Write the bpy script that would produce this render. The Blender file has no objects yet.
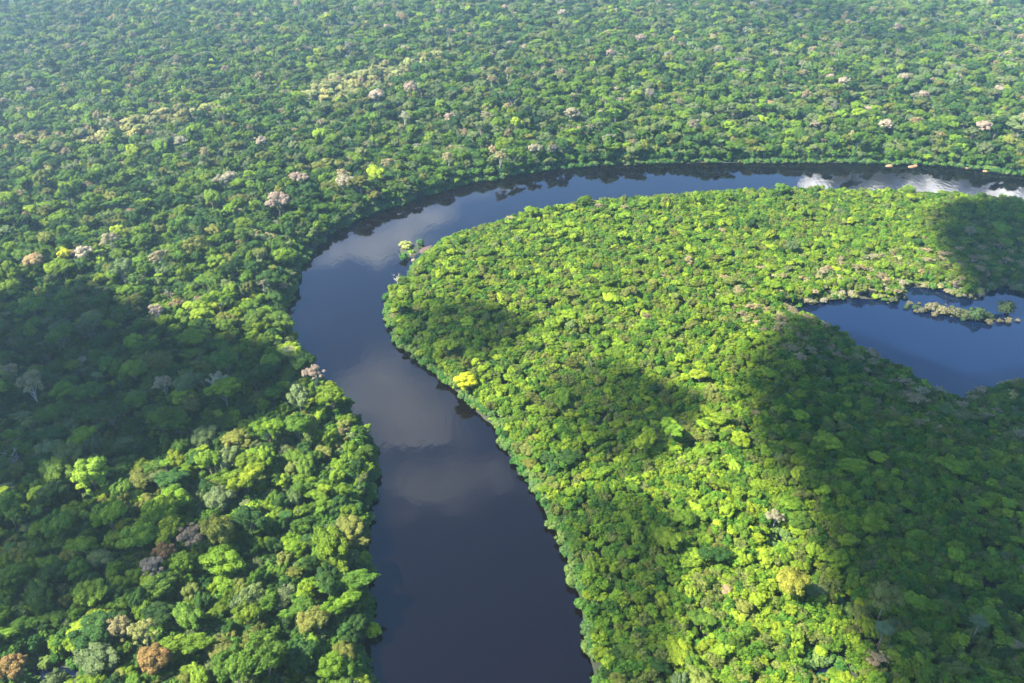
import bpy, math, random
import numpy as np
from mathutils import Vector, Matrix

S = bpy.context.scene
COL = S.collection
RNG = np.random.default_rng(7)
random.seed(7)

# ------------------------------------------------------------------ camera numbers
W, HH, F = 1024, 683, 850.0
CAMZ, PITCH = 360.0, math.radians(32.0)
cp, sp = math.cos(PITCH), math.sin(PITCH)

def at(px, py, z=0.0):
    """the point of the plane at height z seen at a pixel of the photograph"""
    u, v = (px - W / 2) / F, (py - HH / 2) / F
    d = np.array([u, cp - v * sp, -sp - v * cp])
    t = (z - CAMZ) / d[2]
    return np.array([d[0] * t, d[1] * t])

def pix(x, y, z):
    dx, dy, dz = x, y, z - CAMZ
    depth = dy * cp - dz * sp
    up = dy * sp + dz * cp
    return W / 2 + F * dx / depth, HH / 2 - F * up / depth, depth

SUN_EL, SUN_AZ = math.radians(47), math.radians(-97)
SUNV = np.array([math.sin(SUN_AZ) * math.cos(SUN_EL), math.cos(SUN_AZ) * math.cos(SUN_EL), math.sin(SUN_EL)])

# ------------------------------------------------------------------ helpers
def tag(o, label=None, cat=None, group=None, kind=None):
    if label: o['label'] = label
    if cat: o['category'] = cat
    if group: o['group'] = group
    if kind: o['kind'] = kind
    return o

def mesh_from(name, verts, faces, mats=(), smooth=False):
    me = bpy.data.meshes.new(name)
    verts = np.asarray(verts, dtype=np.float32)
    if isinstance(faces, np.ndarray):
        n, k = faces.shape
        me.vertices.add(len(verts)); me.vertices.foreach_set('co', verts.ravel())
        me.loops.add(n * k); me.loops.foreach_set('vertex_index', faces.astype(np.int32).ravel())
        me.polygons.add(n); me.polygons.foreach_set('loop_start', np.arange(0, n * k, k, dtype=np.int32))
        me.update(calc_edges=True); me.validate()
    else:
        me.from_pydata([tuple(v) for v in verts], [], [tuple(f) for f in faces]); me.update()
    for m in mats: me.materials.append(m)
    if smooth: me.polygons.foreach_set('use_smooth', [True] * len(me.polygons))
    return me

def link(name, me, parent=None):
    o = bpy.data.objects.new(name, me); COL.objects.link(o)
    if parent: o.parent = parent
    return o

class Lattice:
    def __init__(self, seed): self.t = np.random.default_rng(seed).random((256, 256))
    def __call__(self, x, y):
        x = np.asarray(x, float); y = np.asarray(y, float)
        xi, yi = np.floor(x).astype(int), np.floor(y).astype(int)
        fx, fy = x - xi, y - yi
        fx = fx * fx * (3 - 2 * fx); fy = fy * fy * (3 - 2 * fy)
        a = self.t[xi % 256, yi % 256]; b = self.t[(xi + 1) % 256, yi % 256]
        c = self.t[xi % 256, (yi + 1) % 256]; d = self.t[(xi + 1) % 256, (yi + 1) % 256]
        return (a * (1 - fx) + b * fx) * (1 - fy) + (c * (1 - fx) + d * fx) * fy
NOI = [Lattice(k) for k in range(8)]
def fbm(x, y, k=0, o=4):
    s, a, t = 0, 1, 0
    for i in range(o):
        s = s + a * NOI[(k + i) % 8](x * 2 ** i + 17.3 * i, y * 2 ** i + 5.1 * i); t += a; a *= .5
    return s / t

def sdist(P, poly):
    """signed distance, positive inside"""
    P = np.asarray(P, float); poly = np.asarray(poly, float)
    d = np.full(len(P), 1e18); ins = np.zeros(len(P), bool)
    n = len(poly)
    for i in range(n):
        a, b = poly[i], poly[(i + 1) % n]
        e = b - a; w = P - a
        t = np.clip((w @ e) / max(e @ e, 1e-9), 0, 1)
        q = w - t[:, None] * e
        d = np.minimum(d, (q * q).sum(1))
        c = ((a[1] <= P[:, 1]) != (b[1] <= P[:, 1]))
        if abs(e[1]) > 1e-12:
            ins ^= c & (P[:, 0] < a[0] + e[0] * (P[:, 1] - a[1]) / e[1])
    d = np.sqrt(d)
    return np.where(ins, d, -d)

def smooth01(x): x = np.clip(x, 0, 1); return x * x * (3 - 2 * x)

# ------------------------------------------------------------------ shorelines (photo pixel, height of what hides the edge)
left_bank = [(370, 690, 0), (367, 640, 0), (369, 600, 0), (367, 560, 0), (370, 520, 0), (374, 480, 0), (374, 455, 3), (366, 430, 6), (354, 412, 8),
             (338, 393, 9), (320, 373, 9), (303, 351, 8), (289, 331, 5), (283, 318, 1), (290, 300, 0), (299, 272, 0), (313, 250, 0), (335, 233, 0),
             (362, 218, 0), (400, 205, 0), (440, 192, 0), (470, 183, 0), (520, 175, 0), (560, 169, 0), (620, 165, 0), (700, 163, 0),
             (780, 163, 0), (850, 163, 0), (920, 165, 0), (970, 169, 0), (1024, 176, 0), (1100, 186, 0), (1250, 204, 0)]
right_bank = [(1250, 232, 12), (1100, 206, 12), (1024, 193, 14), (1000, 190, 14), (950, 187, 14), (900, 184, 14), (850, 183, 14), (800, 182, 14), (720, 184, 14),
              (680, 188, 14), (600, 193, 14), (545, 202, 13), (510, 210, 13), (470, 225, 10), (447, 236, 6), (428, 252, 3), (414, 265, 1), (400, 283, 0), (386, 296, 0),
              (385, 318, 0), (402, 346, 0), (427, 367, 0), (452, 387, 0), (467, 400, 0), (493, 423, 0), (512, 452, 0), (530, 482, 0),
              (547, 517, 0), (565, 552, 0), (575, 582, 0), (581, 610, 0), (588, 650, 0), (594, 690, 0)]
river_poly = [at(*p) for p in left_bank] + [at(*p) for p in right_bank]
river_poly = [np.array([river_poly[0][0] - 4, 40.0])] + river_poly + [np.array([river_poly[-1][0] + 6, 40.0])]
lake_poly = [at(*p) for p in [(780, 310, 0), (820, 303, 0), (850, 298, 0), (880, 300, 0), (900, 301, 0), (903, 294, 0), (895, 288, 0), (915, 287, 0), (940, 290, 0), (960, 296, 0),
                              (975, 299, 0), (985, 292, 0), (1005, 287, 0), (1024, 292, 0), (1100, 296, 0), (1200, 320, 0),
                              (1200, 375, 11), (1100, 376, 11), (1024, 373, 11), (1000, 381, 11), (975, 387, 11), (960, 390, 11), (944, 386, 11), (922, 370, 11), (890, 357, 10), (862, 344, 9), (842, 331, 6), (812, 321, 3)]]
def blob(px, py, rx, ry, n=11, seed=0):
    r = np.random.default_rng(seed); out = []
    for i in range(n):
        a = 2 * math.pi * i / n; k = r.uniform(.75, 1.2)
        out.append(at(px + rx * k * math.cos(a), py + ry * k * math.sin(a)))
    return out
pond_polys = [blob(55, 676, 30, 13, seed=1), blob(776, 541, 7, 11, seed=2), blob(846, 612, 10, 6, seed=3), blob(818, 672, 16, 10, seed=4),
              blob(985, 553, 8, 8, seed=5), blob(952, 606, 7, 7, seed=6)]
clearing_polys = [[at(*p, 17) for p in [(292, 99), (316, 88), (350, 77), (392, 67), (440, 62), (446, 66), (408, 76), (388, 88), (362, 98), (325, 103)]],
                  [at(*p, 17) for p in [(66, 144), (84, 131), (110, 123), (150, 116), (215, 106), (222, 110), (168, 124), (140, 134), (105, 142)]]]

# ------------------------------------------------------------------ materials
def new_mat(name):
    m = bpy.data.materials.new(name); m.use_nodes = True
    nt = m.node_tree; nt.nodes.clear()
    return m, nt, nt.nodes.new('ShaderNodeOutputMaterial')
def N(nt, t, **k):
    n = nt.nodes.new(t)
    for a, b in k.items(): setattr(n, a, b)
    return n
def principled(nt, out, **vals):
    b = N(nt, 'ShaderNodeBsdfPrincipled')
    for k, v in vals.items(): b.inputs[k.replace('_', ' ')].default_value = v
    nt.links.new(b.outputs[0], out.inputs[0]); return b
def mathn(nt, op, a, b=None, clamp=False):
    n = N(nt, 'ShaderNodeMath', operation=op, use_clamp=clamp)
    for i, v in enumerate((a, b)):
        if v is None: continue
        if isinstance(v, (int, float)): n.inputs[i].default_value = v
        else: nt.links.new(v, n.inputs[i])
    return n.outputs[0]

def leaf_material():
    m, nt, out = new_mat('leaves')
    tint = N(nt, 'ShaderNodeAttribute', attribute_type='INSTANCER', attribute_name='tint')
    lv = N(nt, 'ShaderNodeAttribute', attribute_type='GEOMETRY', attribute_name='leaf_tone')
    val = mathn(nt, 'MULTIPLY_ADD', lv.outputs['Fac'], 1.0); val.node.inputs[2].default_value = 0.5
    hue = mathn(nt, 'MULTIPLY_ADD', lv.outputs['Fac'], -0.05); hue.node.inputs[2].default_value = 0.525
    hsv = N(nt, 'ShaderNodeHueSaturation')
    nt.links.new(tint.outputs['Color'], hsv.inputs['Color']); nt.links.new(val, hsv.inputs['Value']); nt.links.new(hue, hsv.inputs['Hue'])
    b = N(nt, 'ShaderNodeBsdfPrincipled'); b.inputs['Roughness'].default_value = .7; b.inputs['Specular IOR Level'].default_value = .08
    nt.links.new(hsv.outputs[0], b.inputs['Base Color'])
    tr = N(nt, 'ShaderNodeBsdfTranslucent'); nt.links.new(hsv.outputs[0], tr.inputs['Color'])
    mx = N(nt, 'ShaderNodeMixShader'); mx.inputs[0].default_value = .25
    nt.links.new(b.outputs[0], mx.inputs[1]); nt.links.new(tr.outputs[0], mx.inputs[2]); nt.links.new(mx.outputs[0], out.inputs[0])
    return m
LEAF = leaf_material()

def bark_material(name, a, b):
    m, nt, out = new_mat(name)
    p = principled(nt, out, Roughness=.85)
    no = N(nt, 'ShaderNodeTexNoise'); no.inputs['Scale'].default_value = 2.5
    tc = N(nt, 'ShaderNodeTexCoord'); nt.links.new(tc.outputs['Object'], no.inputs['Vector'])
    r = N(nt, 'ShaderNodeValToRGB'); r.color_ramp.elements[0].color = (*a, 1); r.color_ramp.elements[1].color = (*b, 1)
    nt.links.new(no.outputs[0], r.inputs[0]); nt.links.new(r.outputs[0], p.inputs['Base Color'])
    return m
BARK = bark_material('bark', (.06, .045, .03), (.2, .17, .13))
PALEBARK = bark_material('pale_bark', (.2, .18, .15), (.38, .35, .3))

def ground_material(name, stops, scale, rough=.9, bump=.6):
    m, nt, out = new_mat(name)
    p = principled(nt, out, Roughness=rough)
    g = N(nt, 'ShaderNodeNewGeometry')
    no = N(nt, 'ShaderNodeTexNoise'); no.inputs['Scale'].default_value = scale; no.inputs['Detail'].default_value = 6
    nt.links.new(g.outputs['Position'], no.inputs['Vector'])
    r = N(nt, 'ShaderNodeValToRGB')
    cr = r.color_ramp
    while len(cr.elements) < len(stops): cr.elements.new(.5)
    for e, (pos, c) in zip(cr.elements, stops): e.position = pos; e.color = (*c, 1)
    nt.links.new(no.outputs[0], r.inputs[0]); nt.links.new(r.outputs[0], p.inputs['Base Color'])
    bp = N(nt, 'ShaderNodeBump'); bp.inputs['Strength'].default_value = bump; bp.inputs['Distance'].default_value = 1.0
    nt.links.new(no.outputs[0], bp.inputs['Height']); nt.links.new(bp.outputs[0], p.inputs['Normal'])
    return m
SOIL = ground_material('forest_floor', [(.3, (.008, .011, .004)), (.5, (.014, .018, .006)), (.7, (.022, .02, .01))], .12)
STRAW = ground_material('dry_grass', [(.3, (.16, .17, .05)), (.5, (.3, .27, .11)), (.7, (.42, .36, .2))], .15)
CLAY = ground_material('orange_clay', [(.3, (.13, .065, .025)), (.5, (.19, .105, .045)), (.7, (.24, .15, .08))], .35)
MUD = ground_material('wet_mud', [(.3, (.035, .018, .012)), (.5, (.055, .028, .02)), (.7, (.07, .042, .03))], .3)
SAND = ground_material('pale_sand', [(.3, (.10, .07, .04)), (.5, (.14, .105, .065)), (.7, (.19, .15, .10))], .4)

def water_material(name, base, rough, bump, ior=1.4):
    m, nt, out = new_mat(name)
    p = principled(nt, out, Base_Color=(*base, 1), Roughness=rough, IOR=ior)
    g = N(nt, 'ShaderNodeNewGeometry')
    mp = N(nt, 'ShaderNodeMapping'); mp.inputs['Scale'].default_value = (.25, .12, .25); nt.links.new(g.outputs['Position'], mp.inputs['Vector'])
    no = N(nt, 'ShaderNodeTexNoise'); no.inputs['Scale'].default_value = 1.0; no.inputs['Detail'].default_value = 3
    nt.links.new(mp.outputs[0], no.inputs['Vector'])
    bp = N(nt, 'ShaderNodeBump'); bp.inputs['Strength'].default_value = bump; bp.inputs['Distance'].default_value = .25
    nt.links.new(no.outputs[0], bp.inputs['Height']); nt.links.new(bp.outputs[0], p.inputs['Normal'])
    return m
RIVERW = water_material('dark_river_water', (.0016, .0007, .0006), .045, .16)
LAKEW = water_material('still_lake_water', (.0015, .004, .013), .03, .08, 1.5)  # base colour carries some painted blue of the reflected sky

# ------------------------------------------------------------------ terrain and water
GX = np.concatenate([-np.geomspace(9000, 1650, 14), np.arange(-1560, 1561, 7.0), np.geomspace(1650, 9000, 14)])
GY = np.concatenate([-np.geomspace(6000, 60, 12), np.arange(60, 2700, 7.0), np.geomspace(2780, 10000, 14)])
MX, MY = np.meshgrid(GX, GY)
GP = np.stack([MX.ravel(), MY.ravel()], 1)
sd_river = sdist(GP, river_poly); sd_lake = sdist(GP, lake_poly)
sd_ponds = [sdist(GP, q) for q in pond_polys]
sd_pond = np.max(sd_ponds, axis=0)
def wobble(P): return (fbm(P[:, 0] / 22, P[:, 1] / 22, 3, 3) - .5) * 9
sd_lake = sd_lake + wobble(GP)
sd_river = sd_river + wobble(GP) * .9

def land_height(P, sdw):
    x, y = P[:, 0], P[:, 1]
    d = -sdw
    far = smooth01((d - 40) / 260)
    left = smooth01((y - 1.0 * x - 500) / 700)
    hills = (fbm(x / 420 + 3, y / 420, 1, 3) - .45) * 34 * far * (.25 + .75 * left)
    return np.clip(d * .2, -3.5, 2.2) + hills.clip(-1.5, 60) + (fbm(x / 30, y / 30, 2, 2) - .5) * .5
sdw = np.maximum(np.maximum(sd_river, sd_lake), sd_pond)
GZ = land_height(GP, sdw)
nx, ny = len(GX), len(GY)
idx = np.arange(nx * ny).reshape(ny, nx)
quads = np.stack([idx[:-1, :-1], idx[:-1, 1:], idx[1:, 1:], idx[1:, :-1]], -1).reshape(-1, 4)
verts = np.column_stack([GP, GZ])
terrain = link('ground', mesh_from('ground', verts, quads, [SOIL], True)); tag(terrain, kind='structure')

def height_at(P):
    P = np.asarray(P, float).reshape(-1, 2)
    s, _ = water_sd(P)
    return land_height(P, s)
def water_sd(P):
    r = sdist(P, river_poly) + wobble(P) * .9; l = sdist(P, lake_poly) + wobble(P)
    q = np.max([sdist(P, k) for k in pond_polys], axis=0)
    return np.maximum(np.maximum(r, l), q), r

def sub_sheet(name, mask_v, z, mat):
    keep = mask_v[quads].any(1)
    q = quads[keep]
    used, inv = np.unique(q.ravel(), return_inverse=True)
    v = np.column_stack([GP[used], np.full(len(used), z) if np.isscalar(z) else z[used]])
    return tag(link(name, mesh_from(name, v, inv.reshape(-1, 4), [mat], True)), kind='structure')
sub_sheet('river', (sd_river > -6) & (GP[:, 1] > 40), 0.0, RIVERW)
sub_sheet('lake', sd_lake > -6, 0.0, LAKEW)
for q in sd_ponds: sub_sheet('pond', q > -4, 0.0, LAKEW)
# ------------------------------------------------------------------ tree shapes
def unit(v): return v / np.maximum(np.linalg.norm(v, axis=1, keepdims=True), 1e-9)

def tubes(paths, ns=6):
    """tapered tubes: [(points, radii)]"""
    V, Fc = [], []
    for pts, rad in paths:
        base = len(V)
        for k, (p, r) in enumerate(zip(pts, rad)):
            d = Vector(pts[min(k + 1, len(pts) - 1)]) - Vector(pts[max(k - 1, 0)])
            d.normalize()
            a = d.orthogonal().normalized(); b = d.cross(a)
            for j in range(ns):
                t = 2 * math.pi * j / ns
                V.append(Vector(p) + (a * math.cos(t) + b * math.sin(t)) * r)
        for k in range(len(pts) - 1):
            for j in range(ns):
                Fc.append((base + k * ns + j, base + k * ns + (j + 1) % ns, base + (k + 1) * ns + (j + 1) % ns, base + (k + 1) * ns + j))
        Fc.append(tuple(base + (len(pts) - 1) * ns + j for j in range(ns)))
    return [tuple(v) for v in V], Fc

def crown_arrays(seed, R, Hc, zs, nlobe, lobe, nleaf, leaf, lo=-.35, spread=.62, top=.55, gap=.0):
    r = np.random.default_rng(seed)
    k = np.arange(nlobe) + .5
    zz = lo + (1 - lo) * (1 - k / nlobe)
    ph = k * 2.39996 + r.uniform(0, 6.28)
    rr = np.sqrt(np.maximum(0, 1 - zz ** 2))
    d = np.stack([rr * np.cos(ph), rr * np.sin(ph), zz], 1)
    d = unit(d + r.normal(0, .2, d.shape))
    rad = R * lobe * r.uniform(.55, 1.4, nlobe)
    cen = d * (R - rad * .9)[:, None] * r.uniform(.82, 1.08, nlobe)[:, None] * np.array([1, 1, zs]) * r.uniform(.8, 1.2, (1, 3)) + r.normal(0, .10 * R, (nlobe, 3))
    if nlobe > 5:
        cen = np.vstack([cen, [[0, 0, R * zs * .15]]]); rad = np.append(rad, R * .5)
    lobe_tone = r.normal(0, .12, len(rad))
    pw = rad ** 2; pw = pw / pw.sum()
    L = r.choice(len(rad), nleaf * 3, p=pw)
    n = unit(r.normal(0, 1, (nleaf * 3, 3))); n[:, 2] = np.where(n[:, 2] < -.25, -n[:, 2], n[:, 2])
    lump = 1 + .22 * np.sin(n[:, 0] * 5 + L * 1.7) * np.sin(n[:, 1] * 5 + L * 2.3) * np.sin(n[:, 2] * 5 + L)
    P = cen[L] + n * (rad[L] * lump * r.uniform(.74, 1.12, nleaf * 3) )[:, None] * np.array([1, 1, .55 + .45 * min(zs, 1.2)])
    ok = np.ones(len(P), bool)
    for i in range(len(rad)):
        q = np.linalg.norm((P - cen[i]) / np.array([1, 1, .55 + .45 * min(zs, 1.2)]), axis=1) < rad[i] * .8
        ok &= ~(q & (L != i))
    P, n, L = P[ok][:nleaf], n[ok][:nleaf], L[ok][:nleaf]
    m = len(P)
    nrm = unit(n + r.normal(0, .38, (m, 3)) + np.array([0, 0, .25]))
    t = unit(np.cross(nrm, r.normal(0, 1, (m, 3)))); b = np.cross(nrm, t)
    s = leaf * r.uniform(.6, 1.35, m)[:, None]
    P = P + np.array([0, 0, Hc])
    v = np.stack([P - t * s, P + b * s * .62 - nrm * s * .15, P + t * s, P - b * s * .62 - nrm * s * .15], 1).reshape(-1, 3)
    f = np.arange(m * 4).reshape(-1, 4)
    tone = np.clip(.5 + lobe_tone[L] + r.normal(0, .16, m), 0, 1)
    return v, f, tone, cen + np.array([0, 0, Hc]), rad

def trunk_paths(seed, Hc, tr, cen, nlimb=6, lean=.6):
    r = random.Random(seed)
    top = (r.uniform(-lean, lean), r.uniform(-lean, lean), Hc * .8)
    paths = [([(0, 0, -1.5), (0, 0, .8), (top[0] * .4, top[1] * .4, Hc * .4), top, (top[0] * 1.5, top[1] * 1.5, Hc * 1.02)],
              [tr * 1.7, tr * 1.1, tr * .9, tr * .7, tr * .2])]
    ids = sorted(range(len(cen)), key=lambda i: r.random())[:nlimb]
    for i in ids:
        c = cen[i]; z0 = Hc * r.uniform(.5, .78); f = z0 / (Hc * .8)
        a = (top[0] * f, top[1] * f, z0)
        m = ((a[0] + c[0]) * .5 + r.uniform(-.3, .3), (a[1] + c[1]) * .5, a[2] * .45 + c[2] * .55 + .3)
        paths.append(([a, m, tuple(c)], [tr * .45, tr * .3, tr * .1]))
    return paths

KINDS = {}   # kind -> (crown mesh, trunk mesh, nominal crown radius, crown top)
ORDER = []
FOREST_SRC = bpy.data.collections.new('forest_sources')      # geometry instanced only by the one mass of far forest

def set_tone(me, tone):
    a = me.attributes.new('leaf_tone', 'FLOAT', 'FACE'); a.data.foreach_set('value', tone.astype(np.float32))

def add_kind(key, crown, trunk, R, top, tmat=None):
    v, f, tone = crown
    cm = None
    if v is not None:
        cm = mesh_from('crown_mesh', v, f, [LEAF]); set_tone(cm, tone)
    tv, tf = tubes(trunk)
    tmm = mesh_from('trunk_mesh', np.array(tv), tf, [tmat or BARK], True)
    # one joined copy for the mass
    if v is not None:
        faces = [tuple(x) for x in f.tolist()] + [tuple(i + len(v) for i in q) for q in tf]
        jm = mesh_from('forest_source', np.vstack([v, np.array(tv)]), faces, [LEAF, tmat or BARK])
        jm.polygons.foreach_set('material_index', [0] * len(f) + [1] * len(tf))
        set_tone(jm, np.concatenate([tone, np.full(len(tf), .5)]))
    else:
        jm = tmm
    o = bpy.data.objects.new('forest_source.%03d' % (len(ORDER) + 1), jm); FOREST_SRC.objects.link(o)
    KINDS[key] = (cm, tmm, R, top, len(ORDER)); ORDER.append(key)

def broad(key, seed, R, Hc, zs, nlobe, lobe, nleaf, leaf, tr, tmat=None, **k):
    v, f, tone, cen, rad = crown_arrays(seed, R, Hc, zs, nlobe, lobe, nleaf, leaf, **k)
    add_kind(key, (v, f, tone), trunk_paths(seed, Hc - R * zs * .35, tr, cen), R, Hc + R * zs, tmat)

broad('dome_a', 11, 8, 18, .62, 30, .27, 6300, 0.45, .42)
broad('dome_b', 12, 8, 19, .55, 36, .24, 6300, 0.43, .42)
broad('dome_c', 13, 8, 18, .75, 26, .29, 6300, 0.45, .45)
broad('flat_a', 14, 8, 21, .42, 30, .26, 5400, 0.43, .40, lo=-.05)
broad('round_a', 21, 5.5, 14, .9, 20, .31, 4200, 0.35, .30)
broad('round_b', 22, 5.5, 14.5, .8, 24, .28, 4200, 0.34, .30)
broad('round_c', 23, 5.5, 13.5, 1.05, 19, .32, 4200, 0.35, .30)
broad('loose_a', 24, 5.5, 14.5, .75, 20, .26, 2550, 0.34, .30)
broad('loose_b', 25, 6.5, 15.5, .65, 24, .25, 2850, 0.35, .32)
broad('small_a', 31, 3.4, 9, 1.1, 12, .38, 1950, 0.30, .2)
broad('small_b', 32, 3.4, 9.5, 1.4, 14, .36, 2100, 0.30, .2)
broad('small_c', 33, 3.4, 8.5, 1.0, 11, .38, 1800, 0.30, .2)
broad('bush_a', 41, 2.6, 1.9, .8, 8, .48, 700, .36, .12, lo=-.5)
broad('bush_b', 42, 2.6, 1.6, .65, 9, .42, 700, .36, .12, lo=-.5)
broad('ball_a', 27, 6.5, 17, .95, 44, .23, 6500, .36, .32, lo=-.6)
broad('fill_a', 43, 3.4, 5.6, 1.3, 9, .46, 560, .55, .15, lo=-.5)
broad('fill_b', 44, 3.8, 5.0, 1.1, 10, .42, 600, .55, .15, lo=-.5)
broad('spray_a', 51, 7, 19, .7, 26, .2, 3000, 0.34, .38, PALEBARK, lo=-.2)
broad('spray_b', 52, 5.5, 17, .65, 22, .2, 2250, 0.30, .3, PALEBARK, lo=-.2)

def palm_kind(key, seed, H, L, nfr):
    r = np.random.default_rng(seed)
    V, T = [], []
    for i in range(nfr):
        az = 2 * math.pi * i / nfr + r.uniform(-.2, .2); el = r.uniform(.15, 1.05)
        dirh = np.array([math.cos(az), math.sin(az), 0]); side = np.array([-math.sin(az), math.cos(az), 0])
        for j in range(14):
            t = (j + .5) / 14
            p = np.array([0, 0, H]) + dirh * L * t * math.cos(el * .6) + np.array([0, 0, L * (t * math.sin(el) - .75 * t * t)])
            w = L * .34 * math.sin(math.pi * min(1, t * .8 + .15))
            for s in (-1, 1):
                tip = p + side * s * w + dirh * w * .35 + np.array([0, 0, -w * .35])
                b = dirh * L * .035
                V += [p - b, p + b, tip + b * .4, tip - b * .4]; T.append(.5 + r.normal(0, .12))
    V = np.array(V); f = np.arange(len(V)).reshape(-1, 4)
    lean = r.uniform(-.6, .6)
    tr = [([(lean, 0, -1.5), (lean * .8, 0, H * .3), (lean * .3, 0, H * .7), (0, 0, H)], [.26, .2, .17, .15])]
    add_kind(key, (V, f, np.clip(np.array(T), 0, 1)), tr, L, H + L * .3)
palm_kind('palm_a', 61, 17, 3.6, 16)
palm_kind('palm_b', 62, 15, 3.2, 13)

def bare_kind(key, seed, H, R):
    r = random.Random(seed)
    paths = [([(0, 0, -1.5), (.1, 0, H * .4), (-.1, .2, H * .75), (.2, .1, H)], [.45, .34, .24, .05])]
    for i in range(13):
        z0 = H * r.uniform(.5, .9); a = i * 2.4; L = R * r.uniform(.6, 1)
        p0 = (0, 0, z0); p1 = (math.cos(a) * L * .5, math.sin(a) * L * .5, z0 + L * .35); p2 = (math.cos(a + .2) * L, math.sin(a + .2) * L, z0 + L * r.uniform(.5, .9))
        paths.append(([p0, p1, p2], [.2, .14, .04]))
        for s in (-1, 1):
            q = (p1[0] + math.cos(a + s) * L * .4, p1[1] + math.sin(a + s) * L * .4, p1[2] + L * .45)
            paths.append(([p1, q], [.12, .03]))
    add_kind(key, (None, None, None), paths, R, H, PALEBARK)
bare_kind('bare_a', 71, 17, 5.5)

# ------------------------------------------------------------------ where trees stand
def frame_half(y): return (y * cp + CAMZ * sp) * (W / 2) / F
def in_area(P):
    x, y = P[:, 0], P[:, 1]
    return (y > 190) & (y < 2650) & (np.abs(x) < frame_half(y) * 1.1 + 70)

river_line = np.array(river_poly)
def region_info(P):
    s, r = water_sd(P)
    outer = np.array([at(*p) for p in left_bank])
    # the peninsula: the inner bank's side of the river
    inner_poly = [at(*p) for p in right_bank] + [np.array([at(594, 690)[0], 40.0]), np.array([3000.0, 40.0]), np.array([3000.0, at(1250, 232, 12)[1]])]
    pen = sdist(P, inner_poly) > -4
    clr = np.max([sdist(P, q) + wobble(P) for q in clearing_polys], axis=0)
    return s, pen, clr

cand = np.column_stack([RNG.uniform(-1750, 1750, 620000), RNG.uniform(190, 2650, 620000)])
cand = cand[in_area(cand)]
c_sd, c_pen, c_clr = region_info(cand)
ok = c_sd < -2.0
cand, c_sd, c_pen = cand[ok], c_sd[ok], c_pen[ok]

LANDMARKS = []   # (px, py, kind, scale, tint, label, category name)
TINTS = {'dark': (.025, .06, .010), 'mid': (.055, .105, .010), 'fresh': (.09, .15, .010), 'lime': (.14, .20, .012), 'olive': (.10, .115, .020),
         'sage': (.085, .115, .034), 'tan': (.20, .165, .075), 'straw': (.21, .215, .065), 'rust': (.22, .11, .035), 'pale': (.48, .38, .29), 'grey': (.15, .145, .08), 'yellow': (.33, .36, .015)}

pale_px = [(27, 17, 5, 'small'), (328, 23, 6, ''), (84, 47, 5, ''), (163, 55, 6, ''), (150, 100, 6, ''), (31, 90, 6, ''), (388, 36, 7, ''), (440, 21, 7, ''), (505, 14, 6, ''), (562, 22, 8, ''),
           (560, 4, 8, ''), (640, 48, 8, ''), (614, 36, 6, ''), (511, 50, 6, ''), (897, 31, 8, ''), (843, 86, 8, ''), (903, 80, 8, ''), (923, 97, 8, ''), (998, 91, 8, ''), (815, 124, 7, ''),
           (983, 131, 10, ''), (868, 108, 6, ''), (572, 119, 10, ''), (412, 102, 12, ''), (378, 107, 11, ''), (228, 191, 11, ''), (280, 212, 12, ''), (262, 146, 8, ''), (346, 187, 10, ''),
           (300, 184, 9, ''), (885, 128, 9, ''), (957, 78, 7, ''), (830, 78, 6, ''), (753, 6, 6, ''), (775, 58, 6, ''), (610, 62, 7, ''), (490, 62, 7, ''), (535, 152, 8, ''), (450, 122, 8, '')]
TAB = []   # x, y, kind key, scale, tint, landmark index
def place_landmark(px, py, kind, rad_m, tint, label, name='rainforest_tree', cat='tree', zc=18, group=None, sz=1.0, rot=None):
    x, y = at(px, py, zc)
    LANDMARKS.append(dict(x=x, y=y, kind=kind, s=rad_m / KINDS[kind][2], tint=tint, label=label, name=name, cat=cat, group=group, sz=sz, rot=rot, px=px, py=py))

def where(px, py):
    return ('far left' if px < 205 else 'left' if px < 410 else 'middle' if px < 615 else 'right' if px < 820 else 'far right')
place_landmark(91, 474, 'ball_a', 9.6, (.15, .24, .02), 'tall round bright lime tree standing alone above the shaded forest on the left bank', zc=25, sz=.93)
place_landmark(466, 383, 'dome_c', 8.0, (.27, .29, .012), 'brilliant yellow flowering tree at the water edge inside the river bend', zc=11, sz=.7)
place_landmark(374, 632, 'bush_a', 4.2, (.24, .30, .012), 'yellow green shrub leaning out over the dark river from the near left bank', 'shrub', 'shrub', zc=2)
place_landmark(397, 280, 'bare_a', 4.6, TINTS['pale'], 'bare white dead tree at the tip of the inner bank below the islet', 'dead_tree', 'dead tree', zc=7, sz=.75)
place_landmark(155, 662, 'dome_a', 8.0, (.16, .105, .032), 'orange brown tree near the bottom edge between the dark pond and the river', zc=18)
place_landmark(12, 667, 'dome_b', 7.0, (.165, .11, .035), 'orange crowned tree in the bottom left corner of the photo', zc=18)
place_landmark(164, 552, 'spray_a', 7.0, (.17, .105, .045), 'rusty brown thin crowned tree on the left bank below the lone lime tree', zc=18, sz=.85)
place_landmark(192, 540, 'spray_b', 7.5, (.18, .14, .09), 'pinkish grey half bare tree just right of the rusty brown tree', zc=18, sz=.85)
place_landmark(152, 568, 'spray_b', 6.5, (.20, .17, .12), 'grey pink half bare tree just below the rusty brown tree', zc=18, sz=.85)
place_landmark(120, 632, 'spray_a', 8.0, (.165, .145, .06), 'straw coloured thin tree beside the dark pond at the lower left', zc=18, sz=.85)
place_landmark(145, 640, 'spray_b', 7.0, (.17, .175, .05), 'yellowish thin crowned tree right of the straw coloured tree by the pond', zc=18)
place_landmark(791, 592, 'dome_a', 8.5, (.16, .165, .02), 'mustard yellow domed tree on the sunlit lower part of the peninsula', zc=14)
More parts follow.
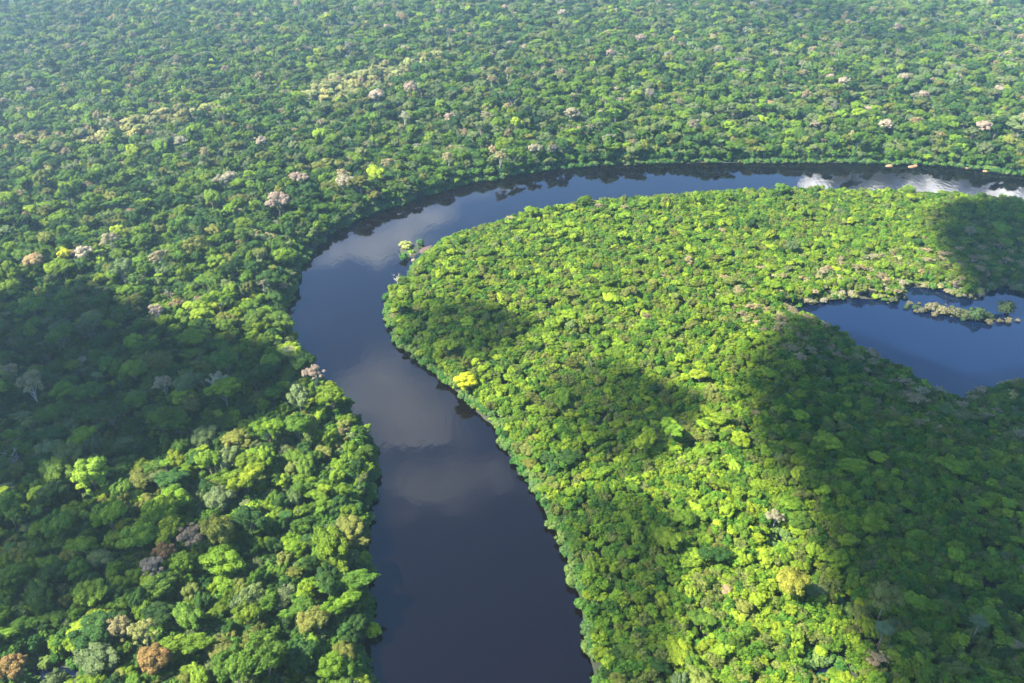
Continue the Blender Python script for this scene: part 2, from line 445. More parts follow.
place_landmark(882, 608, 'dome_b', 8.5, (.14, .145, .03), 'dull mustard domed tree at the edge of the large right cloud shadow', zc=14)
place_landmark(290, 360, 'palm_a', 5.5, (.34, .31, .10), 'tall pale crowned palm on the left bank beside the narrowest river bend', 'palm_tree', 'palm', zc=19)
place_landmark(315, 384, 'spray_b', 7.5, (.21, .16, .11), 'pinkish bare crowned tree on the left bank below the tall pale palm', zc=16)
place_landmark(157, 317, 'spray_a', 7.5, (.26, .21, .14), 'beige tree at the upper edge of the left cloud shadow', zc=18)
place_landmark(220, 388, 'spray_b', 7.5, (.26, .25, .14), 'dull beige tree inside the left cloud shadow, nearest to the river', zc=18)
place_landmark(36, 268, 'dome_a', 9.0, (.28, .21, .09), 'large tan orange tree near the left edge above the cloud shadow', zc=18)
place_landmark(85, 257, 'dome_b', 8.0, (.32, .28, .18), 'beige domed tree right of the large tan orange tree', zc=18)
place_landmark(65, 256, 'round_b', 6.0, (.34, .36, .02), 'small bright yellow tree between the tan orange and the beige domed trees', zc=18)
place_landmark(288, 181, 'round_b', 6.0, (.40, .38, .02), 'small bright yellow tree beside a pale flowering tree on the far left bank', zc=18)
place_landmark(253, 292, 'round_a', 4.5, (.34, .38, .02), 'small yellow tree close to the outer river bend', zc=18)
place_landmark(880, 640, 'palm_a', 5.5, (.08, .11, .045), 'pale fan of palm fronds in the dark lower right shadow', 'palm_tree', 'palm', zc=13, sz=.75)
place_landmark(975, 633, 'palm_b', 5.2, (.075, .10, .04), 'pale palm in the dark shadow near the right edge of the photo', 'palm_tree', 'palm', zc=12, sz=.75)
place_landmark(14, 462, 'bare_a', 6.0, TINTS['pale'], 'white trunked bare tree in the left cloud shadow near the left edge', 'dead_tree', 'dead tree', zc=14)
place_landmark(775, 517, 'spray_b', 5.0, (.19, .165, .105), 'pale bare crowned tree above the small black pond on the sunlit peninsula', zc=12, sz=.8)
for i, (px, py, r, _) in enumerate(pale_px):
    c = [(.27, .225, .15), (.21, .19, .115), (.24, .185, .13)][i % 3]
    place_landmark(px, py, ['dome_a', 'flat_a', 'dome_b', 'loose_b'][i % 4], r * (1.0 if py > 90 else 1.15), c, None, group='pale flowering trees scattered over the far forest', zc=19, sz=1.0 if py > 60 else 1.1)
# lake reeds, islet shrubs
for px, py, k, r, c, lab in [(931, 309, 'bush_a', 5, (0.120, 0.114, 0.060), 'tan flooded shrub at the left end of the strip across the lake'),
                             (942, 312, 'bush_b', 6, (0.132, 0.120, 0.054), 'pale tan flooded shrub second along the strip across the lake'),
                             (955, 314, 'bush_a', 5, (0.078, 0.084, 0.042), 'dull green flooded shrub in the middle of the lake strip'),
                             (966, 316, 'bush_b', 6, (0.060, 0.072, 0.030), 'wide dull green flooded shrub right of the middle of the lake strip'),
                             (977, 318, 'bush_a', 7, (0.030, 0.054, 0.018), 'large dark flooded shrub near the right end of the lake strip'),
                             (988, 317, 'bush_b', 5, (0.030, 0.048, 0.018), 'low dark flooded shrub beside the largest shrub of the lake strip'),
                             (1006, 311, 'bush_a', 7, (0.036, 0.054, 0.018), 'dark flooded shrub standing alone in the lake right of the strip')]:
    place_landmark(px, py, k, r, c, lab, 'flooded_shrub', 'shrub', zc=1.5, group='shrubs standing in the lake')
for px, py, k, r, c, lab, sz in [(406, 246, 'bush_b', 7.5, (.22, .24, .07), 'pale yellow green mound of scrub on the river islet', .75),
                                 (420, 243, 'bush_a', 4, (.05, .12, .03), 'dark green bush at the upstream end of the river islet', 1),
                                 (404, 258, 'bush_a', 4, (.05, .13, .02), 'dark green bush at the near end of the river islet', 1.2),
                                 (411, 252, 'bush_b', 3.5, (.12, .22, .02), 'bright green bush in the middle of the river islet', 1)]:
    place_landmark(px, py, k, r, c, lab, 'shrub', 'shrub', zc=1.5, sz=sz)

# emergent, middle, small trees by dart throwing
CELL = 11.0
grid = {}
pts = []
def free(x, y, r, f):
    ci, cj = int(x // CELL), int(y // CELL)
    k = 2
    for i in range(ci - k, ci + k + 1):
        for j in range(cj - k, cj + k + 1):
            for (a, b, q) in grid.get((i, j), ()):
                if (a - x) ** 2 + (b - y) ** 2 < (f * (r + q)) ** 2: return False
    return True
def put(x, y, r): grid.setdefault((int(x // CELL), int(y // CELL)), []).append((x, y, r))
for l in LANDMARKS: put(l['x'], l['y'], l['s'] * KINDS[l['kind']][2] * 1.15)
pen_f = c_pen.astype(float)
blotch = fbm(cand[:, 0] / 90, cand[:, 1] / 90, 5, 3)
n0 = len(cand)
stage = [('big', 0, int(n0 * .10)), ('mid', int(n0 * .10), int(n0 * .45)), ('low', int(n0 * .45), n0)]
TREES = []
for nm, i0, i1 in stage:
    rr = RNG.random((i1 - i0, 3))
    xs, ys, pens, sds, bl = cand[i0:i1, 0].tolist(), cand[i0:i1, 1].tolist(), c_pen[i0:i1].tolist(), c_sd[i0:i1].tolist(), blotch[i0:i1].tolist()
    for k in range(i1 - i0):
        p = pens[k]; u = rr[k, 0]
        if nm == 'big':
            if u > (.10 if p else .50) * (.4 + 1.2 * bl[k]) or sds[k] > -7: continue
            r = (5.2 if p else 6.4) + (2.6 if p else 3.6) * rr[k, 1] ** 2
        elif nm == 'mid':
            if sds[k] > -2.2: continue
            r = (2.9 if p else 3.7) + (1.9 if p else 2.3) * rr[k, 1]
        else:
            r = 2.1 + 1.3 * rr[k, 1]
        if free(xs[k], ys[k], r, .52 if nm == 'big' else .47 if nm == 'mid' else .46):
            put(xs[k], ys[k], r); TREES.append((xs[k], ys[k], r, nm, p, sds[k]))
print('trees', len(TREES))

TP = np.array([(t[0], t[1]) for t in TREES]); TR = np.array([t[2] for t in TREES])
TZ = land_height(TP, np.array([t[5] for t in TREES]))
TPEN = np.array([t[4] for t in TREES]); TSD = np.array([t[5] for t in TREES])
t1 = fbm(TP[:, 0] / 130, TP[:, 1] / 130, 0, 4); t2 = fbm(TP[:, 0] / 60 + 9, TP[:, 1] / 60, 4, 3)
lake_d = sdist(TP, lake_poly)
clear_d = np.max([sdist(TP, q) + wobble(TP) * 2.5 for q in clearing_polys], axis=0)
KID, TSC, TTI, TCL = [], [], [], []
rv = RNG.random((len(TREES), 8))
for i, (x, y, r, nm, p, sd) in enumerate(TREES):
    u = rv[i, 0]
    if nm == 'big': key = ['dome_a', 'dome_b', 'dome_c', 'flat_a'][int(u * 4)]
    elif nm == 'mid': key = ['round_a', 'round_b', 'round_c', 'loose_a', 'loose_b', 'round_a', 'round_b'][int(u * 7)]
    else:
        key = ['small_a', 'small_b', 'small_c'][int(u * 3)]
        if rv[i, 5] < .05 and not p: key = 'palm_a' if u < .5 else 'palm_b'
        if sd > -6: key = 'bush_a' if u < .5 else 'bush_b'
    if p and lake_d[i] > -12: key = 'bush_a' if u < .5 else 'bush_b'
    s = r / KINDS[key][2]
    if key.startswith('palm'): s = 1.0 + .3 * rv[i, 6]
    # tint
    v = rv[i, 1]; b = t1[i]; q = t2[i]
    if p:
        w = dict(dark=.10, mid=.26, fresh=.28, lime=.22, olive=.10, sage=.03, tan=.01)
        if b > .50: w['lime'] += .25; w['dark'] = .04
        if q > .58: w['fresh'] += .5
        if q < .40: w['olive'] += .35
        if b < .44: w['dark'] += .25; w['mid'] += .2; w['lime'] = .05
        ld = lake_d[i]
        if -60 < ld: w.update(tan=.55, straw=.12, olive=.2, sage=.15)
    else:
        w = dict(dark=.28, mid=.34, fresh=.17, lime=.025, olive=.08, sage=.10, tan=.016, grey=.008)
        if q > .56: w['fresh'] += .28; w['lime'] += .05
        if q < .40: w['olive'] += .2; w['dark'] += .2
        if y < 620 and sd > -130: w['fresh'] += .3; w['lime'] += .14; w['tan'] = .008; w['grey'] = .005
        if y > 900: w['sage'] += .22; w['tan'] += .025; w['grey'] += .015  # more pale greyish crowns far off: haze partly painted into the tints
    if clear_d[i] > 0:
        w = dict(straw=.8, tan=.06, sage=.14)
    ks = list(w); c = np.cumsum([w[k] for k in ks]); cls = ks[int(np.searchsorted(c, v * c[-1]).clip(0, len(ks) - 1))]
    base = np.array(TINTS[cls]) * (.75 + .5 * rv[i, 2]) * np.array([.9 + .2 * rv[i, 3], 1, .9 + .3 * rv[i, 4]])
    if cls in ('tan', 'grey') and nm != 'low': key = 'spray_a' if nm == 'big' else 'spray_b'; s = r / KINDS[key][2]
    KID.append(key); TSC.append(s); TTI.append(base); TCL.append(cls)
TSC = np.array(TSC); TTI = np.array(TTI)
TSZ = np.where(TPEN, .70, .95) * (.80 + .44 * rv[:, 7] ** 1.5) * (1 - .3 * np.clip(1 + TSD / 14, 0, 1))
TROT = RNG.uniform(0, 6.28, len(TREES))

# ------------------------------------------------------------------ the trees that show largest: individuals
top = np.array([KINDS[k][3] for k in KID]) * TSC * TSZ + TZ
PX, PY, PD = pix(TP[:, 0], TP[:, 1], top * .85)
size = TR / PD * F
vis = (PX > 4) & (PX < W - 4) & (PY > 4) & (PY < HH - 6)
low = np.array([t[3] == 'low' or k.startswith('bush') for t, k in zip(TREES, KID)])
rank = np.where(vis & ~low, size, 0)
N_IND = 262
chosen = np.argsort(-rank)[:N_IND]
is_ind = np.zeros(len(TREES), bool); is_ind[chosen] = True

ELO = RNG.uniform(.74, 1.35, len(TREES))
def make_tree(name, key, x, y, z, s, sz, rot, tint, label, cat, group=None, el=1.0):
    cm, tm, R, tp, _ = KINDS[key]
    root = bpy.data.objects.new(name, None); COL.objects.link(root)
    root.location = (x, y, z); root.rotation_euler = (0, 0, rot); root.scale = (s * el, s / el, s * sz)
    root.empty_display_size = .5
    tag(root, label, cat, group)
    if cm:
        c = link('crown', cm, root); c['tint'] = [float(tint[0]), float(tint[1]), float(tint[2])]
    t = link('trunk', tm, root)
    if not cm:
        t.name = 'trunk'
    return root

# label the individuals: colour, shape and place, singled out among those alike
COLN = {'dark': 'dark green', 'mid': 'mid green', 'fresh': 'fresh green', 'lime': 'lime green', 'olive': 'olive green', 'sage': 'greyish green', 'tan': 'straw coloured', 'grey': 'grey half bare', 'rust': 'rusty', 'straw': 'straw coloured'}
SHP = {'dome_a': 'broad lumpy', 'dome_b': 'broad many-lobed', 'dome_c': 'high domed', 'flat_a': 'flat topped', 'round_a': 'round', 'round_b': 'bushy round', 'round_c': 'tall rounded', 'loose_a': 'loose airy', 'loose_b': 'wide airy',
       'small_a': 'small', 'small_b': 'small upright', 'small_c': 'small low', 'spray_a': 'thin branched', 'spray_b': 'sparse'}
LMS = [(91, 474, 'lone lime tree'), (466, 383, 'brilliant yellow tree'), (164, 552, 'rusty brown tree'), (155, 662, 'orange brown tree'), (12, 667, 'orange corner tree'),
       (55, 676, 'dark pond'), (791, 592, 'mustard yellow tree'), (882, 608, 'dull mustard tree'), (776, 541, 'small black pond'), (374, 632, 'leaning riverside shrub'),
       (290, 360, 'tall pale palm'), (880, 640, 'pale palm fan'), (975, 633, 'right-edge palm'), (14, 462, 'white trunked tree'), (818, 672, 'bottom right pool'),
       (943, 380, 'near lake shore'), (370, 480, 'left river edge'), (565, 552, 'right river edge'), (588, 650, 'bottom river edge')]
LDIST = {}
def place_words(i):
    px, py = PX[i], PY[i]
    d = [math.hypot(px - a, (py - b) * 1.2) for a, b, _ in LMS]
    k = int(np.argmin(d)); a, b, nm = LMS[k]; LDIST[i] = d[k]
    dx, dy = px - a, (py - b) * 1.2
    way = ('right of' if dx > 0 else 'left of') if abs(dx) > abs(dy) else ('below' if dy > 0 else 'above')
    return f'{way} the {nm}'
ind_list = sorted(chosen.tolist(), key=lambda i: (-PY[i]))
groups = {}
for i in ind_list:
    if rank[i] <= 0: continue
    groups.setdefault((COLN[TCL[i]], SHP[KID[i]], place_words(i)), []).append(i)
LABEL = {}
RANKW = ['nearest', 'second nearest', 'third nearest', 'fourth nearest', 'fifth nearest', 'sixth nearest', 'seventh nearest', 'eighth nearest', 'ninth nearest']
for (c, s_, wp), mem in groups.items():
    mem = sorted(mem, key=lambda i: LDIST[i]); n = len(mem)
    for j, i in enumerate(mem):
        if n == 1: t = f'{c} {s_} tree {wp}'
        elif j == n - 1: t = f'farthest of the {c} {s_} trees {wp}'
        elif n == 2: t = f'nearer of two {c} {s_} trees {wp}'
        else: t = f'{RANKW[min(j, 8)]} of the {c} {s_} trees {wp}'
        LABEL[i] = t
for i in ind_list:
    if rank[i] <= 0: is_ind[i] = False; continue
    make_tree('rainforest_tree', KID[i], TP[i, 0], TP[i, 1], TZ[i], TSC[i], TSZ[i], TROT[i], TTI[i], LABEL[i], 'tree', 'rainforest trees in the nearest forest', ELO[i])

# landmark trees
pale_sorted = [l for l in LANDMARKS if l['label'] is None]
def pale_place(px, py):
    row = 'along the top edge' if py < 30 else 'high in the far forest' if py < 75 else 'behind the far river reach' if px > 470 else 'in the forest left of the river bend' if py > 125 else 'near the straw clearings'
    return row
pg = {}
for l in pale_sorted: pg.setdefault((pale_place(l['px'], l['py'])), []).append(l)
ONUM = ['leftmost', 'second', 'third', 'fourth', 'fifth', 'sixth', 'seventh', 'eighth', 'ninth', 'tenth', 'eleventh', 'twelfth', 'thirteenth', 'fourteenth']
for w_, mem in pg.items():
    mem.sort(key=lambda l: l['px'])
    for j, l in enumerate(mem):
        n = len(mem)
        pos = 'leftmost' if j == 0 else 'rightmost' if j == n - 1 else (ONUM[j] + ' from left')
        l['label'] = (f'{pos} of the pale flowering trees {w_}' if n > 1 else f'pale flowering tree {w_}')
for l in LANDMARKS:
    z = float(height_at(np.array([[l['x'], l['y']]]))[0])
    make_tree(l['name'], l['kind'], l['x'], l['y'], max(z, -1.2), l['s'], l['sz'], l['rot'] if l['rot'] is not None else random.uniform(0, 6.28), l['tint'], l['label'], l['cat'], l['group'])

# ------------------------------------------------------------------ all the other trees: one mass
mass = np.where(~is_ind)[0]
extra_xy, extra_t, extra_k, extra_s = [], [], [], []
# the lower storey that closes the gaps between the crowns
c = np.column_stack([RNG.uniform(-1200, 1200, 150000), RNG.uniform(190, 1650, 150000)])
c = c[in_area(c)]; s_, pn_, _ = region_info(c)
u = RNG.random(len(c)); kp = (s_ < -5) & (u < np.where(c[:, 1] < 1000, 1, .6)); c, pn_ = c[kp], pn_[kp]
for p_, q_ in zip(c, pn_):
    extra_xy.append(p_); extra_k.append(KINDS['fill_a' if RNG.random() < .5 else 'fill_b'][4]); extra_s.append(RNG.uniform(.8, 1.35) * (.95 if q_ else 1.2))
    g = [(.04, .095, .009), (.07, .13, .009), (.11, .16, .009), (.08, .1, .02)][RNG.integers(4)] if q_ else [(.022, .06, .011), (.045, .1, .012), (.06, .12, .012), (.07, .1, .03)][RNG.integers(4)]
    extra_t.append(np.array(g) * RNG.uniform(.8, 1.2))
print('lower storey', len(c))
# bushes all along the waterline
c = np.column_stack([RNG.uniform(-1750, 1750, 420000), RNG.uniform(190, 2000, 420000)])
c = c[in_area(c)]
s_, _ = water_sd(c)
clump = fbm(c[:, 0] / 16, c[:, 1] / 16, 6, 3)
kp = (s_ > -14) & (s_ < -1.5 + 7 * (clump - .25)) & (RNG.random(len(c)) < np.where(s_ > -4, .9, .55))
c = c[kp]; s_ = s_[kp]
e_ = c[s_ > -7]
e_ = np.vstack([e_ + RNG.normal(0, 2.6, e_.shape) for _ in range(4)]); se_, _ = water_sd(e_); e_ = e_[(se_ > -5) & (se_ < 1.6)]
c = np.vstack([c, e_]); print('shore bushes', len(c))
lk = sdist(c, lake_poly)
for p_, l_ in zip(c, lk):
    extra_xy.append(p_); extra_k.append(KINDS['bush_a' if RNG.random() < .5 else 'bush_b'][4]); extra_s.append(RNG.uniform(.35, 1.5))
    if l_ > -30 and RNG.random() < .6: extra_t.append(np.array([(.18, .16, .08), (.14, .15, .05), (.2, .18, .11)][RNG.integers(3)]))
    else: extra_t.append(np.array([(.03, .09, .015), (.06, .13, .02), (.09, .14, .03), (.06, .11, .03)][RNG.integers(4)]))
for k in range(26):
    p_ = at(RNG.uniform(400, 423), RNG.uniform(243, 260)); extra_xy.append(p_); extra_k.append(KINDS['bush_a' if k % 2 else 'bush_b'][4]); extra_s.append(RNG.uniform(.25, .7))
    extra_t.append(np.array([(.05, .11, .02), (.10, .15, .02), (.14, .13, .05)][RNG.integers(3)]))
line = [at(*q_) for q_ in [(888, 296), (905, 302), (925, 307), (945, 312), (965, 316), (985, 319), (998, 316)]]
for a_, b_ in zip(line[:-1], line[1:]):
    for k in range(9):
        t = RNG.random(); p_ = a_ * (1 - t) + b_ * t + RNG.normal(0, 1, 2) * np.array([7, 6.5])
        extra_xy.append(p_); extra_k.append(KINDS['bush_a' if RNG.random() < .5 else 'bush_b'][4]); extra_s.append(RNG.uniform(.35, 1.3))
        extra_t.append(np.array([(.11, .10, .05), (.06, .075, .025), (.035, .06, .018), (.085, .08, .04)][RNG.integers(4)]))
extra_xy = np.array(extra_xy); EZ = height_at(extra_xy).clip(-.5, 60)
vx = np.concatenate([TP[mass, 0], extra_xy[:, 0]]); vy = np.concatenate([TP[mass, 1], extra_xy[:, 1]]); vz = np.concatenate([TZ[mass], EZ])
kk = np.concatenate([[KINDS[KID[i]][4] for i in mass], extra_k]).astype(np.int32)
ss = np.concatenate([TSC[mass], extra_s]); zz = np.concatenate([TSZ[mass], np.full(len(extra_s), .9)])
rr_ = np.concatenate([TROT[mass], RNG.uniform(0, 6.28, len(extra_s))])
ee = np.concatenate([ELO[mass], np.ones(len(extra_s))])
tt = np.vstack([TTI[mass], np.array(extra_t)])
fm = bpy.data.meshes.new('rainforest'); fm.vertices.add(len(vx)); fm.vertices.foreach_set('co', np.column_stack([vx, vy, vz]).astype(np.float32).ravel())
a = fm.attributes.new('kind_index', 'INT', 'POINT'); a.data.foreach_set('value', kk)
a = fm.attributes.new('turn', 'FLOAT_VECTOR', 'POINT'); a.data.foreach_set('vector', np.column_stack([RNG.normal(0, .12, len(rr_)), RNG.normal(0, .12, len(rr_)), rr_]).astype(np.float32).ravel())
a = fm.attributes.new('size', 'FLOAT_VECTOR', 'POINT'); a.data.foreach_set('vector', np.column_stack([ss * ee, ss / ee, ss * zz]).astype(np.float32).ravel())
a = fm.attributes.new('tint', 'FLOAT_COLOR', 'POINT'); a.data.foreach_set('color', np.column_stack([tt, np.ones(len(tt))]).astype(np.float32).ravel())
forest = tag(link('rainforest', fm), kind='stuff')
ng = bpy.data.node_groups.new('scatter', 'GeometryNodeTree')
ng.interface.new_socket('Geometry', in_out='INPUT', socket_type='NodeSocketGeometry'); ng.interface.new_socket('Geometry', in_out='OUTPUT', socket_type='NodeSocketGeometry')
gi, go = ng.nodes.new('NodeGroupInput'), ng.nodes.new('NodeGroupOutput')
ci = ng.nodes.new('GeometryNodeCollectionInfo'); ci.inputs['Collection'].default_value = FOREST_SRC
ci.inputs['Separate Children'].default_value = True; ci.inputs['Reset Children'].default_value = True
ip = ng.nodes.new('GeometryNodeInstanceOnPoints'); ip.inputs['Pick Instance'].default_value = True
def named(nm, dt):
    n = ng.nodes.new('GeometryNodeInputNamedAttribute'); n.data_type = dt; n.inputs['Name'].default_value = nm
    return n.outputs['Attribute']
L_ = ng.links.new
L_(gi.outputs[0], ip.inputs['Points']); L_(ci.outputs[0], ip.inputs['Instance']); L_(named('kind_index', 'INT'), ip.inputs['Instance Index'])
e2r = ng.nodes.new('FunctionNodeEulerToRotation'); L_(named('turn', 'FLOAT_VECTOR'), e2r.inputs[0]); L_(e2r.outputs[0], ip.inputs['Rotation'])
L_(named('size', 'FLOAT_VECTOR'), ip.inputs['Scale']); L_(ip.outputs[0], go.inputs[0])
md = forest.modifiers.new('scatter', 'NODES'); md.node_group = ng
print('mass', len(vx))

# ------------------------------------------------------------------ islet, sand and clay
def mound(name, outline_px, h, mat, seed, zc=0.0):
    poly = np.array([at(px, py, zc) for px, py in outline_px]); c = poly.mean(0)
    rings = [1.0, .8, .55, .25]; V = []; r = np.random.default_rng(seed)
    dense = []
    for i in range(len(poly)):
        for t in (0, .34, .67): dense.append(poly[i] * (1 - t) + poly[(i + 1) % len(poly)] * t)
    dense = np.array(dense); n = len(dense)
    dense = c + (dense - c) * r.uniform(.9, 1.1, (n, 1))
    for k, q in enumerate(rings):
        for p in dense:
            V.append((*(c + (p - c) * q), -.6 + (h + .6) * smooth01((1 - q) * 2.2) + r.uniform(-.1, .1) * (k > 0)))
    V.append((*c, h)); Fc = []
    for k in range(len(rings) - 1):
        for i in range(n):
            Fc.append((k * n + i, k * n + (i + 1) % n, (k + 1) * n + (i + 1) % n, (k + 1) * n + i))
    b = (len(rings) - 1) * n
    for i in range(n): Fc.append((b + i, b + (i + 1) % n, len(V) - 1))
    return tag(link(name, mesh_from(name, np.array(V), Fc, [mat], True)), kind='structure')
mound('islet', [(396, 249), (408, 242), (424, 242), (424, 250), (412, 262), (402, 261)], .9, SOIL, 1)
mound('sandbar', [(407, 253), (416, 250), (415, 254), (409, 258)], 1.3, SAND, 2)
mound('sandbar', [(410, 259), (416, 258), (415, 261), (411, 262)], .5, SAND, 3)
mound('mudbank', [(414, 251), (424, 246), (436, 243), (430, 250), (420, 256)], .25, MUD, 4)
for k, (px, py, w_) in enumerate([(889, 166, 4), (911, 167, 3.5), (915, 166, 3), (966, 168, 6), (986, 171, 4), (1003, 173, 4.5), (1013, 174, 3.5)]):
    mound('clay_bank', [(px - w_, py + .6), (px, py + .9), (px + w_, py + .7), (px + w_, py - .8), (px + w_ * .3, py - 1.2), (px - w_, py - .5)], 1.3, CLAY, 10 + k)

# ------------------------------------------------------------------ clouds: real, high over the camera, they cast the shadows
def cloud_material(name, density, col=.5):
    m, nt, out = new_mat(name)
    v = N(nt, 'ShaderNodeVolumePrincipled'); v.inputs['Color'].default_value = (col, col, col, 1); v.inputs['Density'].default_value = density
    v.inputs['Anisotropy'].default_value = 0.3
    nt.links.new(v.outputs[0], out.inputs['Volume']); return m
CLOUD = cloud_material('cloud_vapour', .12); THIN = cloud_material('thin_cloud_vapour', .024); PALE = cloud_material('pale_cloud_vapour', .009, .98)

def cloud(poly_xy, alt, thick, soft, seed, mat, cell=14.0, ragged=60, label=None):
    """a cumulus sheet over the ground outline poly_xy (world), moved up the sun's direction to its altitude"""
    poly = np.array(poly_xy) + (SUNV[:2] / SUNV[2]) * alt
    lo, hi = poly.min(0) - ragged - 20, poly.max(0) + ragged + 20
    gx = np.arange(lo[0], hi[0], cell); gy = np.arange(lo[1], hi[1], cell)
    mx, my = np.meshgrid(gx, gy); P = np.stack([mx.ravel(), my.ravel()], 1)
    d = sdist(P, poly) + (fbm(P[:, 0] / 110 + seed, P[:, 1] / 110, seed, 4) - .5) * ragged * 2
    th = smooth01((d + soft * .08) / soft) * thick * (.35 + 1.1 * fbm(P[:, 0] / 70, P[:, 1] / 70 + seed, seed + 1, 4))
    on = th > .3
    nx_, ny_ = len(gx), len(gy); ix = np.arange(nx_ * ny_).reshape(ny_, nx_)
    q = np.stack([ix[:-1, :-1], ix[:-1, 1:], ix[1:, 1:], ix[1:, :-1]], -1).reshape(-1, 4)
    q = q[on[q].any(1)]
    th = np.where(on, th, 0)
    topv = np.column_stack([P, alt + th * .85]); botv = np.column_stack([P, alt - th * .15])
    rim = ~on
    bmap = np.where(rim, np.arange(len(P)), np.arange(len(P)) + len(P))
    F2 = np.vstack([q, bmap[q][:, ::-1]])
    V2 = np.vstack([topv, botv])
    used, inv = np.unique(F2.ravel(), return_inverse=True)
    o = link('cloud', mesh_from('cloud', V2[used], inv.reshape(-1, 4), [mat], True))
    return tag(o, kind='structure')
def gp(lst, z=17): return [at(px, py, z) for px, py in lst]
cloud(gp([(-90, 330), (0, 318), (40, 296), (85, 284), (115, 290), (150, 312), (185, 322), (225, 328), (268, 336), (296, 352), (288, 372), (308, 395), (294, 414), (245, 428), (195, 440), (145, 462), (92, 472), (50, 484), (20, 490), (-20, 520), (-90, 540)]),
      860, 120, 60, 1, CLOUD, ragged=26)
cloud(gp([(-60, 510), (20, 492), (70, 484), (125, 492), (152, 535), (118, 610), (50, 640), (-60, 650)]), 900, 190, 50, 2, THIN, ragged=24)
cloud(gp([(938, 198), (980, 188), (1040, 186), (1110, 195), (1120, 296), (1024, 296), (985, 290), (964, 266), (943, 236)]), 880, 120, 60, 3, CLOUD, ragged=20)
cloud(gp([(758, 336), (795, 310), (845, 312), (895, 330), (945, 362), (1024, 350), (1110, 345), (1130, 780), (930, 780), (905, 690), (885, 610), (865, 545), (845, 490), (805, 445), (768, 408), (748, 372)]), 900, 130, 90, 4, CLOUD, ragged=30)
cloud(gp([(540, 362), (612, 356), (662, 392), (646, 450), (590, 458), (540, 410)]), 940, 150, 80, 5, THIN, ragged=34)
cloud(gp([(548, 490), (625, 476), (672, 530), (668, 640), (630, 740), (585, 740), (570, 600)]), 930, 150, 70, 7, THIN, ragged=34)
cloud(gp([(400, 290), (470, 280), (520, 310), (500, 350), (430, 350), (395, 325)]), 950, 90, 60, 6, THIN, ragged=26)

# clouds beyond the frame, mirrored in the water
def sky_spot(px, py, alt):
    """where a cloud at this altitude is mirrored by the water seen at the pixel"""
    g = at(px, py); t = alt / CAMZ
    return g + g * t
def mirrored(lst, alt, thick, soft, seed, ragged):
    sh = (SUNV[:2] / SUNV[2]) * alt
    cloud([sky_spot(px, py, alt) - sh for px, py in lst], alt, thick, soft, seed, PALE, cell=26, ragged=ragged)
mirrored([(395, 200), (520, 182), (450, 222), (405, 258), (350, 262), (300, 270), (330, 232)], 950, 70, 260, 2, 160)
mirrored([(320, 385), (366, 345), (435, 355), (468, 392), (462, 436), (400, 452), (350, 432)], 920, 60, 170, 4, 130)
mirrored([(360, 478), (425, 452), (505, 452), (545, 492), (490, 520), (400, 516)], 940, 50, 150, 3, 110)
wm, wnt, wout = new_mat('white_cloud'); principled(wnt, wout, Base_Color=(.9, .9, .92, 1), Roughness=1.0)
def cumulus(x, y, z, rx, ry, rz, seed):
    """one heaped white cloud: a closed lumpy surface with a flat base"""
    nu, nv = 96, 48; V = []; Fc = []
    for i in range(nv + 1):
        th = math.pi * i / nv
        for j in range(nu):
            V.append((math.sin(th) * math.cos(2 * math.pi * j / nu), math.sin(th) * math.sin(2 * math.pi * j / nu), math.cos(th)))
    V = np.array(V)
    k = np.zeros(len(V)); a = 1
    for o in range(4):
        f = 1.7 * 2 ** o
        k += a * (np.abs(np.sin(V[:, 0] * f * 2.1 + seed + o) + np.sin(V[:, 1] * f * 1.7 + seed * 2.3 + o * 2) + np.sin(V[:, 2] * f * 2.4 + o * 3 + seed)) / 3); a *= .55
    V = V * (1 + .45 * (k - .6))[:, None]
    V[:, 2] = np.maximum(V[:, 2], -.25 + .05 * np.sin(V[:, 0] * 9))
    V = V * np.array([rx, ry, rz]) + np.array([x, y, z])
    for i in range(nv):
        for j in range(nu):
            Fc.append((i * nu + j, i * nu + (j + 1) % nu, (i + 1) * nu + (j + 1) % nu, (i + 1) * nu + j))
    return tag(link('cloud', mesh_from('cloud', V, np.array(Fc)[:, ::-1].copy(), [wm], True)), kind='structure')
for k, (px, py, alt, rx, ry, rz) in enumerate([(832, 181, 1150, 120, 150, 190), (870, 180, 1180, 100, 150, 150), (905, 182, 1200, 150, 180, 260), (945, 182, 1150, 140, 160, 210), (985, 184, 1200, 130, 160, 230), (1022, 186, 1150, 150, 160, 220), (1070, 188, 1180, 160, 180, 240)]):
    q = sky_spot(px, py, alt); cumulus(q[0], q[1], alt, rx, ry, rz, 1.7 * k + .4)

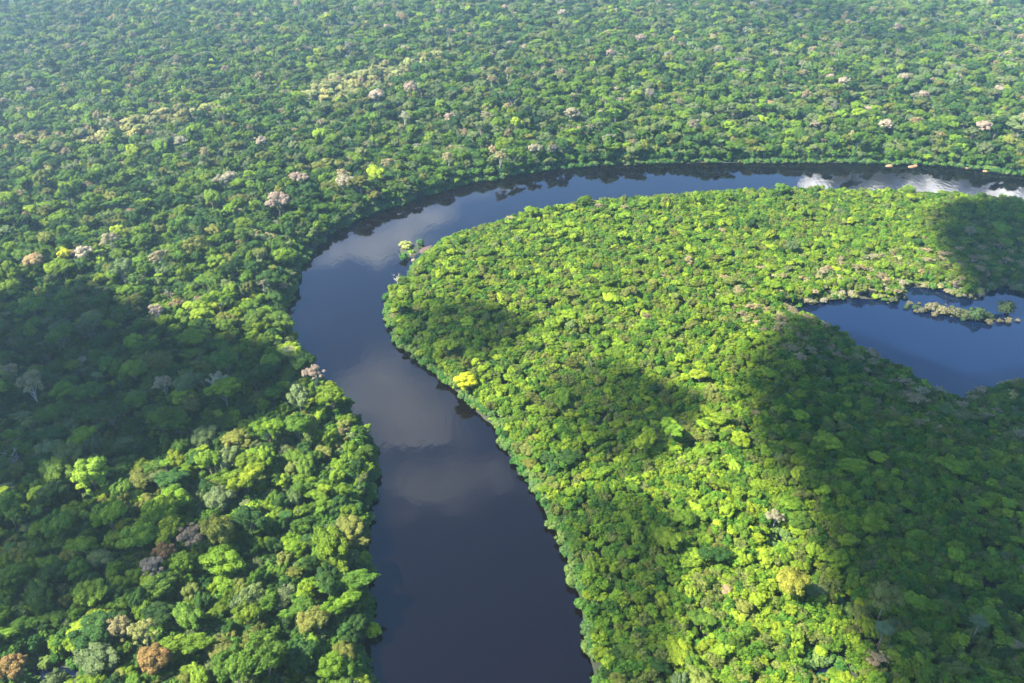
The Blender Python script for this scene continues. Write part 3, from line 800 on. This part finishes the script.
# ------------------------------------------------------------------ air, light, camera
hz, hnt, hout = new_mat('haze_air')
hv = N(hnt, 'ShaderNodeVolumePrincipled'); hv.inputs['Color'].default_value = (.58, .80, 1.0, 1); hv.inputs['Density'].default_value = .0001; hv.inputs['Anisotropy'].default_value = 0.7
hnt.links.new(hv.outputs[0], hout.inputs['Volume'])
b0, b1 = (-9200, -6200, -6.0), (9200, 10200, 372.0)
hvs = [(x, y, z) for z in (b0[2], b1[2]) for x, y in ((b0[0], b0[1]), (b1[0], b0[1]), (b1[0], b1[1]), (b0[0], b1[1]))]
hf = [(3, 2, 1, 0), (4, 5, 6, 7), (0, 1, 5, 4), (1, 2, 6, 5), (2, 3, 7, 6), (3, 0, 4, 7)]
tag(link('haze', mesh_from('haze', np.array(hvs), hf, [hz])), kind='stuff')

w = bpy.data.worlds.new('World'); S.world = w; w.use_nodes = True
wn = w.node_tree.nodes; sky = wn.new('ShaderNodeTexSky'); sky.sky_type = 'NISHITA'; sky.sun_disc = False
sky.sun_elevation = SUN_EL; sky.sun_rotation = SUN_AZ + 2 * math.pi
w.node_tree.links.new(sky.outputs[0], wn['Background'].inputs[0]); wn['Background'].inputs[1].default_value = .08
sky.ozone_density = 10.0; sky.dust_density = .4
sl = bpy.data.lights.new('sun', 'SUN'); sl.energy = 5.0; sl.angle = math.radians(.5); sl.color = (1, .94, .82)
so = bpy.data.objects.new('sun', sl); COL.objects.link(so)
so.rotation_euler = Vector(SUNV).to_track_quat('Z', 'Y').to_euler()

cd = bpy.data.cameras.new('camera'); cd.sensor_width = 36; cd.lens = F / W * 36; cd.clip_start = .5; cd.clip_end = 40000
co = bpy.data.objects.new('camera', cd); COL.objects.link(co)
co.location = (0, 0, CAMZ); co.rotation_euler = (math.pi / 2 - PITCH, 0, 0); S.camera = co
S.view_settings.view_transform = 'Standard'; S.view_settings.look = 'None'; S.view_settings.gamma = 1; S.view_settings.exposure = 2.72
S.cycles.max_bounces = 5; S.cycles.diffuse_bounces = 3; S.cycles.glossy_bounces = 3; S.cycles.transmission_bounces = 3
S.cycles.volume_bounces = 1; S.cycles.transparent_max_bounces = 12
